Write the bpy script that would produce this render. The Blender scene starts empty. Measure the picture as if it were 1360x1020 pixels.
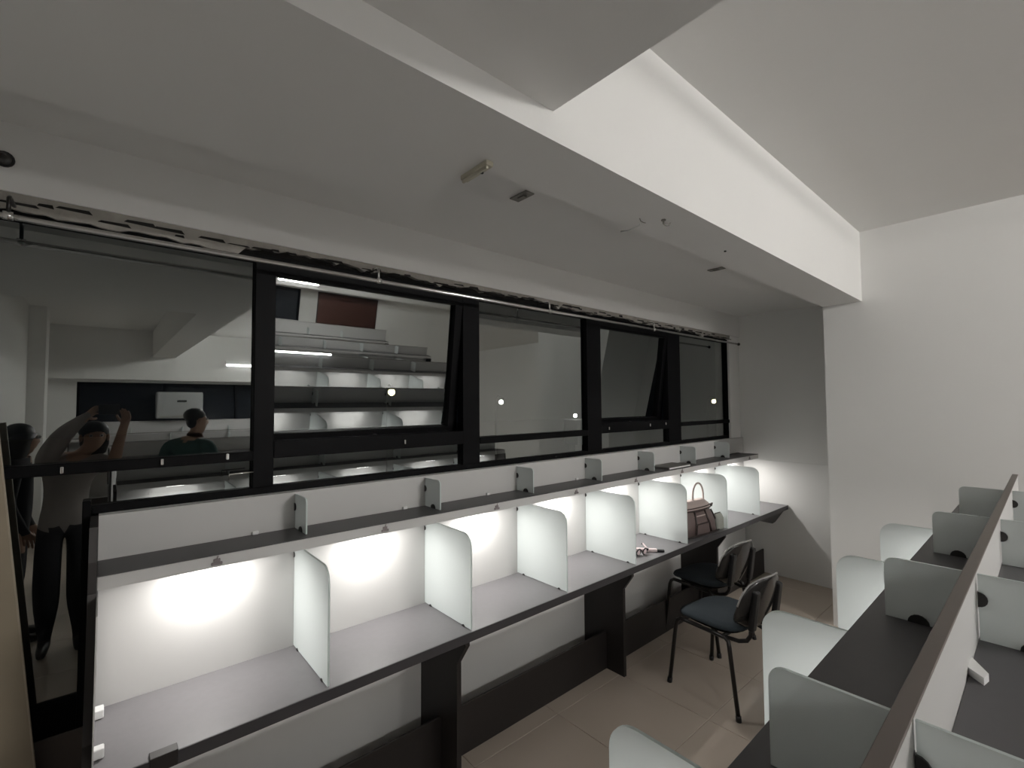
import bpy, bmesh, math, random
from mathutils import Vector, Matrix, Euler
random.seed(7)
S = bpy.context.scene
COL = S.collection
R = math.radians

# ------------------------------------------------------------------ camera, world, exposure, general light
CAM_H = 1.8
yaw, pitch, roll = R(41.11), R(2.351), R(-0.381)
fw = Vector((math.sin(yaw)*math.cos(pitch), math.cos(yaw)*math.cos(pitch), math.sin(pitch)))
r0 = Vector((math.cos(yaw), -math.sin(yaw), 0)); u0 = r0.cross(fw)
rt = r0*math.cos(roll) + u0*math.sin(roll); up = -r0*math.sin(roll) + u0*math.cos(roll)
cam = bpy.data.objects.new('camera', bpy.data.cameras.new('camera')); COL.objects.link(cam)
cam.matrix_world = Matrix(((rt.x, up.x, -fw.x, 0), (rt.y, up.y, -fw.y, 0), (rt.z, up.z, -fw.z, CAM_H), (0, 0, 0, 1)))
cam.data.sensor_width = 36; cam.data.lens = 623.68/1360*36; cam.data.clip_start = 0.01; cam.data.clip_end = 300
S.camera = cam
w = bpy.data.worlds.new('night'); S.world = w; w.use_nodes = True
w.node_tree.nodes['Background'].inputs[0].default_value = (0.10, 0.12, 0.16, 1)
w.node_tree.nodes['Background'].inputs[1].default_value = 0.012
S.view_settings.view_transform = 'Standard'; S.view_settings.look = 'None'
S.view_settings.gamma = 1; S.view_settings.use_curve_mapping = False
S.view_settings.exposure = 0.0
S.cycles.use_denoising = True
S.cycles.max_bounces = 10; S.cycles.transparent_max_bounces = 24; S.cycles.sample_clamp_indirect = 4
LED_W = 3.3      # each reading light
TUBE_E = 450.0    # radiance of the ceiling tubes

def area(name, loc, sx, sy, power, color, rot=(0, 0, 0)):
    l = bpy.data.lights.new(name, 'AREA'); l.shape = 'RECTANGLE'; l.size = sx; l.size_y = sy; l.energy = power; l.color = color
    o = bpy.data.objects.new(name, l); COL.objects.link(o); o.location = loc; o.rotation_euler = rot
    return o

# ------------------------------------------------------------------ materials
def nt(name):
    m = bpy.data.materials.new(name); m.use_nodes = True
    return m, m.node_tree, m.node_tree.nodes, m.node_tree.links
def mat(name, col, rough=0.6, metal=0.0, noise=0.0, nscale=6.0, bump=0.0, bscale=60.0, spec=0.5):
    m, t, n, L = nt(name); b = n['Principled BSDF']
    b.inputs['Base Color'].default_value = (*col, 1); b.inputs['Roughness'].default_value = rough
    b.inputs['Metallic'].default_value = metal; b.inputs['Specular IOR Level'].default_value = spec
    tc = n.new('ShaderNodeTexCoord')
    if noise > 0:
        nz = n.new('ShaderNodeTexNoise'); nz.inputs['Scale'].default_value = nscale; nz.inputs['Detail'].default_value = 5
        L.new(tc.outputs['Object'], nz.inputs['Vector'])
        mx = n.new('ShaderNodeMix'); mx.data_type = 'RGBA'
        mx.inputs[6].default_value = (*[c*(1-noise) for c in col], 1); mx.inputs[7].default_value = (*[min(1, c*(1+noise)) for c in col], 1)
        L.new(nz.outputs['Fac'], mx.inputs[0]); L.new(mx.outputs[2], b.inputs['Base Color'])
    if bump > 0:
        nb = n.new('ShaderNodeTexNoise'); nb.inputs['Scale'].default_value = bscale; nb.inputs['Detail'].default_value = 3
        L.new(tc.outputs['Object'], nb.inputs['Vector'])
        bp = n.new('ShaderNodeBump'); bp.inputs['Strength'].default_value = bump; bp.inputs['Distance'].default_value = 0.004
        L.new(nb.outputs['Fac'], bp.inputs['Height']); L.new(bp.outputs['Normal'], b.inputs['Normal'])
    return m
def emis(name, col, s):
    m, t, n, L = nt(name); n.remove(n['Principled BSDF'])
    e = n.new('ShaderNodeEmission'); e.inputs[0].default_value = (*col, 1); e.inputs[1].default_value = s
    L.new(e.outputs[0], n['Material Output'].inputs[0]); return m
def window_glass(name, refl, tint):
    m, t, n, L = nt(name); n.remove(n['Principled BSDF'])
    tr = n.new('ShaderNodeBsdfTransparent'); tr.inputs[0].default_value = (*tint, 1)
    gl = n.new('ShaderNodeBsdfGlossy'); gl.inputs['Roughness'].default_value = 0.0; gl.inputs[0].default_value = (0.96, 1.0, 0.99, 1)
    fr = n.new('ShaderNodeFresnel'); fr.inputs[0].default_value = 1.5
    ad = n.new('ShaderNodeMath'); ad.operation = 'ADD'; ad.inputs[1].default_value = refl; ad.use_clamp = True
    mx = n.new('ShaderNodeMixShader')
    L.new(fr.outputs[0], ad.inputs[0]); L.new(ad.outputs[0], mx.inputs[0])
    L.new(tr.outputs[0], mx.inputs[1]); L.new(gl.outputs[0], mx.inputs[2]); L.new(mx.outputs[0], n['Material Output'].inputs[0])
    return m
def clear(name, tint):
    m, t, n, L = nt(name); n.remove(n['Principled BSDF'])
    tr = n.new('ShaderNodeBsdfTransparent'); tr.inputs[0].default_value = (*tint, 1)
    L.new(tr.outputs[0], n['Material Output'].inputs[0]); return m
def frosted(name, col, see=0.25):
    m, t, n, L = nt(name); n.remove(n['Principled BSDF'])
    df = n.new('ShaderNodeBsdfDiffuse'); df.inputs[0].default_value = (*col, 1)
    tl = n.new('ShaderNodeBsdfTranslucent'); tl.inputs[0].default_value = (*col, 1)
    tr = n.new('ShaderNodeBsdfTransparent'); tr.inputs[0].default_value = (0.88, 0.925, 0.915, 1)
    gl = n.new('ShaderNodeBsdfGlossy'); gl.inputs['Roughness'].default_value = 0.25
    a = n.new('ShaderNodeMixShader'); a.inputs[0].default_value = 0.5
    b = n.new('ShaderNodeMixShader'); b.inputs[0].default_value = see
    c = n.new('ShaderNodeMixShader'); c.inputs[0].default_value = 0.04
    L.new(df.outputs[0], a.inputs[1]); L.new(tl.outputs[0], a.inputs[2])
    L.new(a.outputs[0], b.inputs[1]); L.new(tr.outputs[0], b.inputs[2])
    L.new(b.outputs[0], c.inputs[1]); L.new(gl.outputs[0], c.inputs[2]); L.new(c.outputs[0], n['Material Output'].inputs[0])
    return m
WALL = mat('wall_paint', (0.80, 0.792, 0.774), 0.75, noise=0.035, nscale=1.3, bump=0.12, bscale=35)
PLASTER = mat('rough_plaster', (0.36, 0.34, 0.31), 0.95, noise=0.35, nscale=14, bump=0.9, bscale=45)
VOID = mat('bare_gap', (0.012, 0.011, 0.010), 0.95, noise=0.5, nscale=20)
TILE = mat('floor_tile', (0.49, 0.42, 0.355), 0.24, noise=0.06, nscale=2.0)
GROUT = mat('grout', (0.25, 0.21, 0.175), 0.9)
LAMW = mat('white_laminate', (0.535, 0.527, 0.517), 0.45, noise=0.02, nscale=3)
LAMG = mat('grey_laminate', (0.165, 0.158, 0.165), 0.42, noise=0.06, nscale=40)
LAMS = mat('shaded_grey_laminate', (0.076, 0.073, 0.077), 0.45, noise=0.06, nscale=40)  # desktop laminate again, darkened for the dimmer light on the shelves
LAMB = mat('black_laminate', (0.020, 0.0165, 0.0155), 0.5, noise=0.15, nscale=30)
LAME = mat('dark_edge_band', (0.045, 0.042, 0.045), 0.5)
LAMT = mat('brown_edge_band', (0.12, 0.10, 0.088), 0.5)
FRAME = mat('black_aluminium', (0.0035, 0.0035, 0.004), 0.5, spec=0.06)
FROST = frosted('frosted_glass', (0.81, 0.836, 0.832), 0.22)
FROSTE = mat('glass_edge', (0.60, 0.67, 0.65), 0.3)
CLIP = mat('clip_metal', (0.045, 0.043, 0.042), 0.4, 0.5)
WHITEP = mat('white_plastic', (0.78, 0.78, 0.77), 0.4)
CHROME = mat('chrome', (0.75, 0.74, 0.72), 0.18, 1.0)
GLASSF = window_glass('tinted_mirror_glass', 0.245, (0.62, 0.66, 0.64))
GLASSB = clear('tinted_glass_back', (0.96, 0.97, 0.96))
SEATF = mat('teal_black_fabric', (0.025, 0.035, 0.043), 0.9, noise=0.25, nscale=90, bump=0.4, bscale=300)
SHELL = mat('black_gloss_plastic', (0.028, 0.026, 0.025), 0.16)
METB = mat('black_tube', (0.016, 0.014, 0.013), 0.35, 0.2)
LEDM = emis('led_emission', (1.0, 0.98, 0.94), 10)
TUBEM = emis('tube_emission', (1.0, 0.982, 0.95), TUBE_E)
TUBED = emis('desk_tube_emission', (1.0, 0.982, 0.95), 25)
TUBEF = emis('far_tube_emission', (1.0, 0.982, 0.95), 190)
BAGM = mat('taupe_leather', (0.115, 0.083, 0.077), 0.5, noise=0.12, nscale=25, bump=0.25, bscale=120)
BAGL = mat('pale_taupe_leather', (0.40, 0.33, 0.305), 0.5, noise=0.08, nscale=25)
BAGD = mat('dark_brown_piping', (0.035, 0.022, 0.02), 0.5)
GREYC = mat('grey_cloth', (0.30, 0.31, 0.28), 0.9, noise=0.1, nscale=60)
PINK = mat('pale_pink_plastic', (0.72, 0.60, 0.60), 0.35)
BLACKP = mat('black_plastic', (0.012, 0.012, 0.013), 0.4)
BEIGE = mat('beige_board', (0.26, 0.215, 0.155), 0.7, noise=0.12, nscale=8)
DARKW = mat('brown_wall_panel', (0.10, 0.085, 0.075), 0.8, noise=0.1, nscale=9)
BROWN = mat('brown_board', (0.055, 0.020, 0.014), 0.5, noise=0.15, nscale=12)
DARKGL = mat('night_window', (0.012, 0.014, 0.018), 0.15)
SKIN = mat('skin', (0.34, 0.205, 0.14), 0.55, noise=0.06, nscale=20)
HAIR = mat('black_hair', (0.010, 0.008, 0.007), 0.45, noise=0.3, nscale=80, bump=0.6, bscale=150)
SHIRTG = mat('grey_shirt', (0.27, 0.24, 0.225), 0.9, noise=0.08, nscale=40)
SHIRTT = mat('dark_teal_shirt', (0.035, 0.075, 0.070), 0.9, noise=0.1, nscale=40)
TROUS = mat('black_trousers', (0.013, 0.013, 0.016), 0.9)
SHOE = mat('dark_shoe', (0.03, 0.025, 0.022), 0.5)
EYEW = mat('eye_white', (0.30, 0.28, 0.26), 0.4)
ACW = mat('ac_plastic', (0.34, 0.35, 0.35), 0.5)
ASPH = mat('asphalt', (0.03, 0.03, 0.03), 0.95, noise=0.3, nscale=3)
LAMPY = emis('sodium_lamp', (1.0, 0.86, 0.45), 14)
LAMPW = emis('white_street_lamp', (1.0, 1.0, 0.92), 14)

# ------------------------------------------------------------------ mesh helpers
class MB:
    def __init__(s): s.v = []; s.f = []; s.m = []; s.smooth = []
    def add(s, vs, fs, mi=0, sm=False):
        k = len(s.v); s.v += [tuple(p) for p in vs]
        for f in fs: s.f.append([i+k for i in f]); s.m.append(mi); s.smooth.append(sm)
        return s
    def box(s, x0, x1, y0, y1, z0, z1, mi=0, faces=None):
        vs = [(x0,y0,z0),(x1,y0,z0),(x1,y1,z0),(x0,y1,z0),(x0,y0,z1),(x1,y0,z1),(x1,y1,z1),(x0,y1,z1)]
        fs = [(0,3,2,1),(4,5,6,7),(0,1,5,4),(1,2,6,5),(2,3,7,6),(3,0,4,7)]   # -z +z -y +x +y -x
        k = len(s.v); s.v += vs
        for i, f in enumerate(fs):
            s.f.append([j+k for j in f]); s.m.append(faces.get(i, mi) if faces else mi); s.smooth.append(False)
        return s
    def rbox(s, x0, x1, y0, y1, z0, z1, b=0.004, mi=0, seg=2, sm=False):
        bm = bmesh.new(); bmesh.ops.create_cube(bm, size=1)
        for v in bm.verts:
            v.co = Vector(((x0+x1)/2+v.co.x*(x1-x0), (y0+y1)/2+v.co.y*(y1-y0), (z0+z1)/2+v.co.z*(z1-z0)))
        bmesh.ops.bevel(bm, geom=bm.edges[:], offset=min(b, abs(x1-x0)*.49, abs(y1-y0)*.49, abs(z1-z0)*.49), segments=seg, affect='EDGES', profile=0.5)
        bm.verts.index_update(); s.add([v.co for v in bm.verts], [[v.index for v in f.verts] for f in bm.faces], mi, sm); bm.free(); return s
    def prism(s, poly, ax, a, b, mi=0, edge_mi=None):
        """poly: 2D points; ax 'x': (y,z), 'y': (x,z), 'z': (x,y); extruded from a to b."""
        def P(p, t): return {'x': (t, p[0], p[1]), 'y': (p[0], t, p[1]), 'z': (p[0], p[1], t)}[ax]
        n = len(poly); vs = [P(p, a) for p in poly] + [P(p, b) for p in poly]
        s.add(vs, [list(range(n))[::-1], list(range(n, 2*n))], mi)
        k = len(s.v) - 2*n
        for i in range(n):
            j = (i+1) % n; s.f.append([k+i, k+j, k+n+j, k+n+i]); s.m.append(mi if edge_mi is None else edge_mi); s.smooth.append(False)
        return s
    def tube(s, pts, r, n=10, mi=0, caps=True):
        pts = [Vector(p) for p in pts]; rs = r if isinstance(r, (list, tuple)) else [r]*len(pts)
        rings = []; prev = None
        for i, p in enumerate(pts):
            d = (pts[min(i+1, len(pts)-1)] - pts[max(i-1, 0)]).normalized()
            if prev is None:
                a = d.orthogonal().normalized()
            else:
                a = (prev - d*prev.dot(d)).normalized()
            prev = a; b = d.cross(a)
            rings.append([p + (a*math.cos(2*math.pi*k/n) + b*math.sin(2*math.pi*k/n))*rs[i] for k in range(n)])
        k0 = len(s.v); s.v += [tuple(q) for rg in rings for q in rg]
        for i in range(len(pts)-1):
            for k in range(n):
                a = k0+i*n+k; b = k0+i*n+(k+1) % n
                s.f.append([a, b, b+n, a+n]); s.m.append(mi); s.smooth.append(True)
        if caps:
            s.f.append([k0+k for k in range(n)][::-1]); s.m.append(mi); s.smooth.append(False)
            e = k0+(len(pts)-1)*n; s.f.append([e+k for k in range(n)]); s.m.append(mi); s.smooth.append(False)
        return s
    def ball(s, c, rx, ry=None, rz=None, nu=16, nv=10, mi=0):
        ry = ry or rx; rz = rz or rx; k0 = len(s.v)
        s.v.append((c[0], c[1], c[2]-rz))
        for j in range(1, nv):
            t = math.pi*j/nv
            for i in range(nu):
                q = 2*math.pi*i/nu
                s.v.append((c[0]+rx*math.sin(t)*math.cos(q), c[1]+ry*math.sin(t)*math.sin(q), c[2]-rz*math.cos(t)))
        s.v.append((c[0], c[1], c[2]+rz)); top = len(s.v)-1
        def F(f): s.f.append(f); s.m.append(mi); s.smooth.append(True)
        for i in range(nu): F([k0, k0+1+(i+1) % nu, k0+1+i])
        for j in range(nv-2):
            for i in range(nu):
                a = k0+1+j*nu+i; b = k0+1+j*nu+(i+1) % nu; F([a, b, b+nu, a+nu])
        e = k0+1+(nv-2)*nu
        for i in range(nu): F([e+i, e+(i+1) % nu, top])
        return s
    def mesh(s, name, mats):
        me = bpy.data.meshes.new(name); me.from_pydata(s.v, [], s.f)
        for m in (mats if isinstance(mats, (list, tuple)) else [mats]): me.materials.append(m)
        me.polygons.foreach_set('material_index', s.m); me.polygons.foreach_set('use_smooth', s.smooth); me.update()
        return me
def world_base(o):
    p = Vector((0, 0, 0))
    while o is not None: p += o.location; o = o.parent
    return p
def link(name, me, parent=None, loc=None):
    o = bpy.data.objects.new(name, me); COL.objects.link(o); o.parent = parent
    if loc is not None: o.location = loc
    return o
def obj(name, mb, mats, parent=None, local=False):
    """mb in world coordinates unless local; with a parent the vertices are shifted to the parent's base."""
    if parent is not None and not local:
        b = world_base(parent); mb.v = [(x-b.x, y-b.y, z-b.z) for x, y, z in mb.v]
    return link(name, mb.mesh(name, mats), parent)
def thing(name, label, cat, loc=(0, 0, 0), rz=0, group=None):
    o = bpy.data.objects.new(name, None); COL.objects.link(o); o.location = loc; o.rotation_euler = (0, 0, rz)
    o.empty_display_size = 0.1; o['label'] = label; o['category'] = cat
    if group: o['group'] = group
    return o
def tag(o, label, cat, group=None):
    o['label'] = label; o['category'] = cat
    if group: o['group'] = group
    return o
def struct(name, mb, mats, label, cat, parent=None):
    o = obj(name, mb, mats, parent)
    if parent is None: o['kind'] = 'structure'; o['label'] = label; o['category'] = cat
    return o
def rounded(a0, a1, z0, z1, r, n=6, both=False):
    """side profile of a divider: (s,z) with the front top corner (at a1) rounded."""
    p = [(a0, z0), (a1, z0)]
    for i in range(n+1):
        t = math.pi/2*i/n; p.append((a1-r+r*math.cos(t), z1-r+r*math.sin(t)))
    if both:
        for i in range(n+1):
            t = math.pi/2+math.pi/2*i/n; p.append((a0+r+r*math.cos(t), z1-r+r*math.sin(t)))
    else: p.append((a0, z1))
    return p

# ------------------------------------------------------------------ the setting
XL, XR, XR2, YF = -0.75, 5.32, 7.2, -6.25
fl = struct('floor', MB().box(XL-.1, XR2+.1, YF-.1, 2.5, -0.12, -0.004), GROUT, 'beige tiled floor of the study room', 'floor')
tile_me = MB().rbox(0.0015, 0.5985, 0.0015, 0.5985, -0.02, 0.0, 0.0015, seg=1).mesh('tile', TILE)
for i in range(14):
    for j in range(15):
        x = -0.97 + 0.6*i; y = -6.46 + 0.6*j
        if x > XR2 or y > 2.3 or (x > XR and y > -.1): continue
        link('tile', tile_me, fl, (x, y, 0))
struct('ceiling', MB().box(XL-.1, XR2+.1, YF-.1, 1.215, 3.13, 3.25), WALL, 'high white ceiling above the right side of the room', 'ceiling')
struct('trim_1', MB().box(XL, 0.996, -0.70, 0.945, 2.67, 3.14), WALL, 'wide white dropped ceiling bulkhead crossing overhead', 'beam')
struct('trim_8', MB().box(0.66, 0.996, -5.9, -0.70, 2.67, 3.14), WALL, 'white cross beam behind the bulkhead, mirrored in the first pane', 'beam')
struct('trim_9', MB().box(XL, XR2, YF, -5.90, 2.255, 3.14), WALL, 'deep white beam over the far night window, mirrored as a bright band', 'beam')
struct('trim_10', MB().box(XL, -0.58, -4.6, -4.15, 0, 3.14), WALL, 'shallow white pilaster on the pale side wall', 'pilaster')
struct('trim_2', MB().box(XL, 4.47, 0.945, 1.215, 2.58, 3.14), WALL, 'long white ceiling beam running parallel to the window', 'beam')
struct('trim_3', MB().box(XL, 0.905, 1.215, 1.665, 2.58, 2.76), WALL, 'low white soffit panel joining the long beam at its left end', 'soffit')
struct('trim_4', MB().box(XL-.1, XR+.1, 1.215, 2.45, 2.745, 2.86), WALL, 'recessed white ceiling strip between beam and window wall', 'ceiling')
struct('wall_left', MB().box(XL-.1, XL, YF-.1, 2.45, 0, 3.2), WALL, 'pale side wall seen only in the window reflection', 'wall')
struct('wall_right', MB().box(4.47, XR2, 0.05, 1.21, 0, 3.2), WALL, 'large white wall block the long beam runs into', 'wall')
struct('wall_side', MB().box(XR2, XR2+.1, YF-.1, .05, 0, 3.2), WALL, 'long pale wall behind the rows at their right ends, mirrored in the middle pane', 'wall')
struct('wall_end', MB().box(XR, XR+.1, 1.21, 2.45, 0, 3.2), WALL, 'white end wall of the recess beyond the window desk', 'wall')
trim = struct('trim_5', MB().rbox(XR-.004, XR, 1.21, 2.1, 1.172, 1.180, .0015), WALL, 'thin raised horizontal joint line across the recess end wall', 'trim')
# window wall: below, header with crumbling lower edge, right reveal
wb = MB(); wb.box(0.0, XR, 2.252, 2.40, 0, 1.41)
struct('wall_window', wb, WALL, 'low white wall below the strip window behind the desk', 'wall')
struct('wall_panel', MB().box(XL, 0.0, 2.275, 2.40, 0, 0.675), DARKW, 'brown panel below the black glass at the far left', 'wall')
struct('wall_header', MB().box(XL, XR, 2.25, 2.42, 2.515, 2.76), WALL, 'white wall strip above the window row', 'wall')
struct('wall_reveal', MB().box(5.085, XR, 2.262, 2.42, 1.41, 2.52), WALL, 'narrow white wall strip right of the last window pane', 'wall')
# crumbled plaster edge
pl = MB(); xs = [XL + i*0.028 for i in range(int((5.15-XL)/0.028))]
def jag(x):
    lo = 2.455 if x < .45 else (2.490 if x < 2.6 else 2.478)
    return lo + 0.010*math.sin(x*9.1+1)*math.sin(x*3.3) + random.uniform(-.006, .006) - (0.016 if random.random() < .10 else 0)
prev = None
for x in xs:
    z = max(2.448, min(2.508, jag(x)))
    if prev:
        a, za = prev
        pl.add([(a, 2.262, za), (x, 2.262, z), (x, 2.258, 2.52), (a, 2.258, 2.52), (a, 2.30, za+.004), (x, 2.30, z+.004)], [(0, 1, 2, 3), (4, 5, 1, 0)])
    prev = (x, z)
ed = struct('trim_6', pl, PLASTER, 'ragged broken plaster edge above the black window frame', 'plaster edge')
vd = MB()
for i in range(70):
    x = XL + .05 + i*0.083 + random.uniform(-.02, .02); l = random.uniform(.03, .11); z = random.uniform(2.468, 2.496); h = random.uniform(.004, .013)
    vd.add([(x, 2.257, z), (x+l, 2.2575, z-h*.3), (x+l*.9, 2.257, z+h), (x+l*.1, 2.2575, z+h*.8), (x, 2.264, z), (x+l, 2.264, z-h*.3), (x+l*.9, 2.264, z+h), (x+l*.1, 2.264, z+h*.8)],
           [(0, 1, 2, 3), (0, 4, 5, 1), (1, 5, 6, 2), (2, 6, 7, 3), (3, 7, 4, 0)])
ck = obj('missing_plaster', vd, VOID, ed); ck['kind'] = 'stuff'
struct('trim_7', MB().box(XL, 5.09, 2.30, 2.40, 2.465, 2.52), VOID, 'dark open gap between plaster and window head', 'gap')

# windows -------------------------------------------------------------------------------------------
def pane(name, x0, x1, z0, z1, parent, y=2.31):
    return obj(name, MB().box(x0, x1, y, y+.006, z0, z1, 1, {2: 0}), [GLASSF, GLASSB], parent)
YA, YB = 2.282, 2.335
wf = MB(); wf.rbox(XL, 5.09, YA, YB, 2.438, 2.470, .002); wf.rbox(-0.02, 5.09, 2.284, YB, 1.4105, 1.441, .002)
for q0, q1 in ((.575, 1.61), (2.90, 3.875)): wf.rbox(q0, q1, YA, YB, 2.388, 2.44, .002)
win1 = struct('window_1', wf, FRAME, 'black aluminium strip window frame along the whole window wall', 'window')
for nm, x0, x1 in (('mullion', .497, .580), ('mullion', 1.605, 1.727), ('mullion', 2.738, 2.903), ('mullion', 3.870, 4.085), ('mullion', 5.066, 5.074)):
    obj(nm, MB().rbox(x0, x1, YA-.004, YB, 1.44, 2.44, .003), FRAME, win1)
obj('mullion', MB().rbox(-.645, -.60, YA, YB, .76, 2.44, .003), FRAME, win1)
obj('end_post', MB().rbox(-.045, -.022, YA-.01, YB, 0.68, 1.46, .003), FRAME, win1)
obj('bottom_rail', MB().rbox(XL, -.02, YA-.005, YB, .675, .775, .004), FRAME, win1)
for x0, x1, za, zb in ((XL, .497, 1.560, 1.600), (1.727, 2.738, 1.556, 1.596), (4.085, 5.12, 1.575, 1.610)):
    obj('transom', MB().rbox(x0, x1, YA-.008, YB, za, zb, .003), FRAME, win1)
for x0, x1 in ((.580, 1.605), (2.903, 3.870)):
    obj('transom', MB().rbox(x0, x1, YA-.006, YB, 1.563, 1.640, .003), FRAME, win1)
pane('glass_pane', -.60, .497, 1.600, 2.44, win1); pane('glass_pane', -.60, .497, .775, 1.560, win1)
pane('glass_pane', 1.727, 2.738, 1.596, 2.44, win1); pane('glass_pane', 1.727, 2.738, 1.443, 1.556, win1)
pane('glass_pane', 4.085, 5.066, 1.610, 2.44, win1); pane('glass_pane', 4.085, 5.066, 1.443, 1.575, win1)
pane('glass_pane', .580, 1.605, 1.443, 1.563, win1); pane('glass_pane', 2.903, 3.870, 1.443, 1.563, win1)
for x, z in ((-.10, 1.578), (.18, 1.582), (.40, 1.585), (2.98, 1.600), (3.55, 1.606), (3.80, 1.610), (1.22, 1.598)):
    obj('window_catch', MB().rbox(x-.005, x+.005, YA-.019, YA-.006, z-.012, z+.012, .003), CHROME if abs(x-.4) > .01 else WHITEP, win1)
cl = MB(); cl.tube([(.40, 2.23, 1.490), (.40, 2.23, 1.515), (.49, 2.23, 1.517)], .0035, 8)
obj('window_stay', cl, CHROME, win1)
TH = R(7.1)
def awning(nm, x0, x1, gx0, gx1, label):
    t = thing(nm, label, 'window sash', (x0, 2.31, 2.386)); t.rotation_euler = (TH, 0, 0)
    t['kind'] = 'structure'
    W = x1-x0; H = .735
    f = MB(); f.rbox(0, gx0-x0, -.030, .022, -H-.055, 0, .003); f.rbox(gx1-x0, W, -.030, .022, -H-.055, 0, .003)
    f.rbox(0, W, -.030, .022, -.002, .02, .003); f.rbox(0, W, -.030, .022, -H-.055, -H+.012, .003)
    obj('sash_frame', f, FRAME, t, True)
    obj('glass_pane', MB().box(gx0-x0, gx1-x0, 0, .006, -H, 0, 1, {2: 0}), [GLASSF, GLASSB], t, True)
    h = MB(); h.rbox(W*.5-.05, W*.5+.05, -.042, -.028, -H-.03, -H-.018, .003); h.rbox(W*.5-.01, W*.5+.01, -.05, -.028, -H-.034, -H-.010, .003)
    obj('sash_handle', h, METB, t, True)
    s = MB(); s.tube([(W-.006, -.02, -H*.72), (W-.006, -.028, -H*.86)], .004, 6); s.tube([(.012, -.02, -H*.80), (.012, -.028, -H*.88)], .004, 6)
    obj('sash_stay', s, CHROME, t, True)
    return t
awning('window_2', .572, 1.618, .580, 1.556, 'tilted open black top hung window sash reflecting rows of lit desks')
awning('window_3', 2.895, 3.900, 2.905, 3.826, 'tilted open black top hung window sash showing only plain grey reflection')

# ------------------------------------------------------------------ carrel desks
def clip_half(mb, c, axis_x, s_dir, r=.018, n=8, flat='z'):
    """half-moon clip, thin in x, its flat side down (flat='z') or against the panel (flat='y')."""
    pts = []
    for i in range(n+1):
        t = math.pi*i/n
        if flat == 'z': pts.append((c[1]+r*math.cos(t)*s_dir, c[2]+r*math.sin(t)))
        else: pts.append((c[1]+r*math.sin(t)*s_dir, c[2]+r*math.cos(t)))
    mb.prism(pts, 'x', c[0]-.007, c[0]+.007)
    return mb
def carrel_side(t, yp, d, x0, x1, lx, ux, depth, shelf_d, low_d, leg_x, lights, led_w, led_s, shelf_x1=None, clip_big=True, skirt=True, detail=True):
    """one working side: panel face at y=yp, user towards d. Adds parts under thing t."""
    sx1 = shelf_x1 or x1
    Y = lambda s: yp + d*s
    ya, yb = sorted((Y(0), Y(depth)))
    # desktop (grey top, dark front edge)
    mb = MB(); mb.rbox(x0, x1, ya, yb, .700, .740, .003, 0, 1)
    e = MB()
    ex0, ex1 = sorted((Y(depth-.001), Y(depth+.0035)))
    obj('desktop', mb, LAMG, t); obj('edge_band', MB().rbox(x0, x1, ex0, ex1, .699, .7405, .001, 0, 1), LAME, t)
    ys, ye = sorted((Y(0), Y(shelf_d)))
    sh = MB().rbox(x0, sx1, ys, ye, 1.206, 1.249, .002, 0, 1)
    so = obj('shelf', sh, LAMW, t)
    yq, yw = sorted((Y(0), Y(shelf_d+.001)))
    obj('shelf_top', MB().rbox(x0, sx1, yq, yw, 1.2492, 1.2530, .0008, 0, 1), LAMS, so)
    for x in ux:
        pr = [(Y(s), z) for s, z in rounded(.002, .150, 1.2535, 1.402, .022, 5)]
        dv = obj('shelf_divider', MB().prism(pr, 'x', x-.003, x+.003, 0, 1), [FROST, FROSTE], t)
        if detail:
            obj('clip', clip_half(MB(), (x, Y(.085), 1.2535), 0, d, .021), CLIP, dv)
            obj('clip', clip_half(MB(), (x, Y(.001), 1.345), 0, d, .017 if clip_big else .011, flat='y'), CLIP, dv)
    for x in lx:
        pr = [(Y(s), z) for s, z in rounded(.002, low_d, .744, 1.182, .062, 8)]
        dv = obj('desk_divider', MB().prism(pr, 'x', x-.004, x+.004, 0, 1), [FROST, FROSTE], t)
        if detail:
            for s in (.06, low_d-.06):
                obj('clip', clip_half(MB(), (x, Y(s), .7405), 0, d, .010), CLIP, dv)
            obj('clip', clip_half(MB(), (x, Y(.001), 1.135), 0, d, .012, flat='y'), CLIP, dv)
    for x in leg_x:
        a = -.001
        pr = [(Y(a), 0), (Y(low_d-.085), 0), (Y(low_d-.085), .565), (Y(low_d-.015), .665), (Y(low_d-.015), .6995), (Y(a), .6995)]
        obj('leg', MB().prism(pr, 'x', x, x+.025), LAMB, t)
    if skirt:
        a, b = sorted((Y(.178), Y(.193)))
        obj('skirt_board', MB().rbox(x0, x1-.02, a, b, .0, .25, .002, 0, 1), LAMB, t)
    for x in lights:
        lo = MB().rbox(x-.065, x+.065, *sorted((Y(.075), Y(.115))), 1.196, 1.2055, .004)
        L = obj('reading_light', lo, WHITEP, t)
        obj('diffuser', MB().rbox(x-.058, x+.058, *sorted((Y(.079), Y(.111))), 1.1935, 1.196, .001, 0, 1), LEDM, L)
        la = area('reading_light_lamp', (x, Y(.095), 1.1925), .11, .03, led_w, (1.0, .975, .94)); la.parent = None
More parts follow.
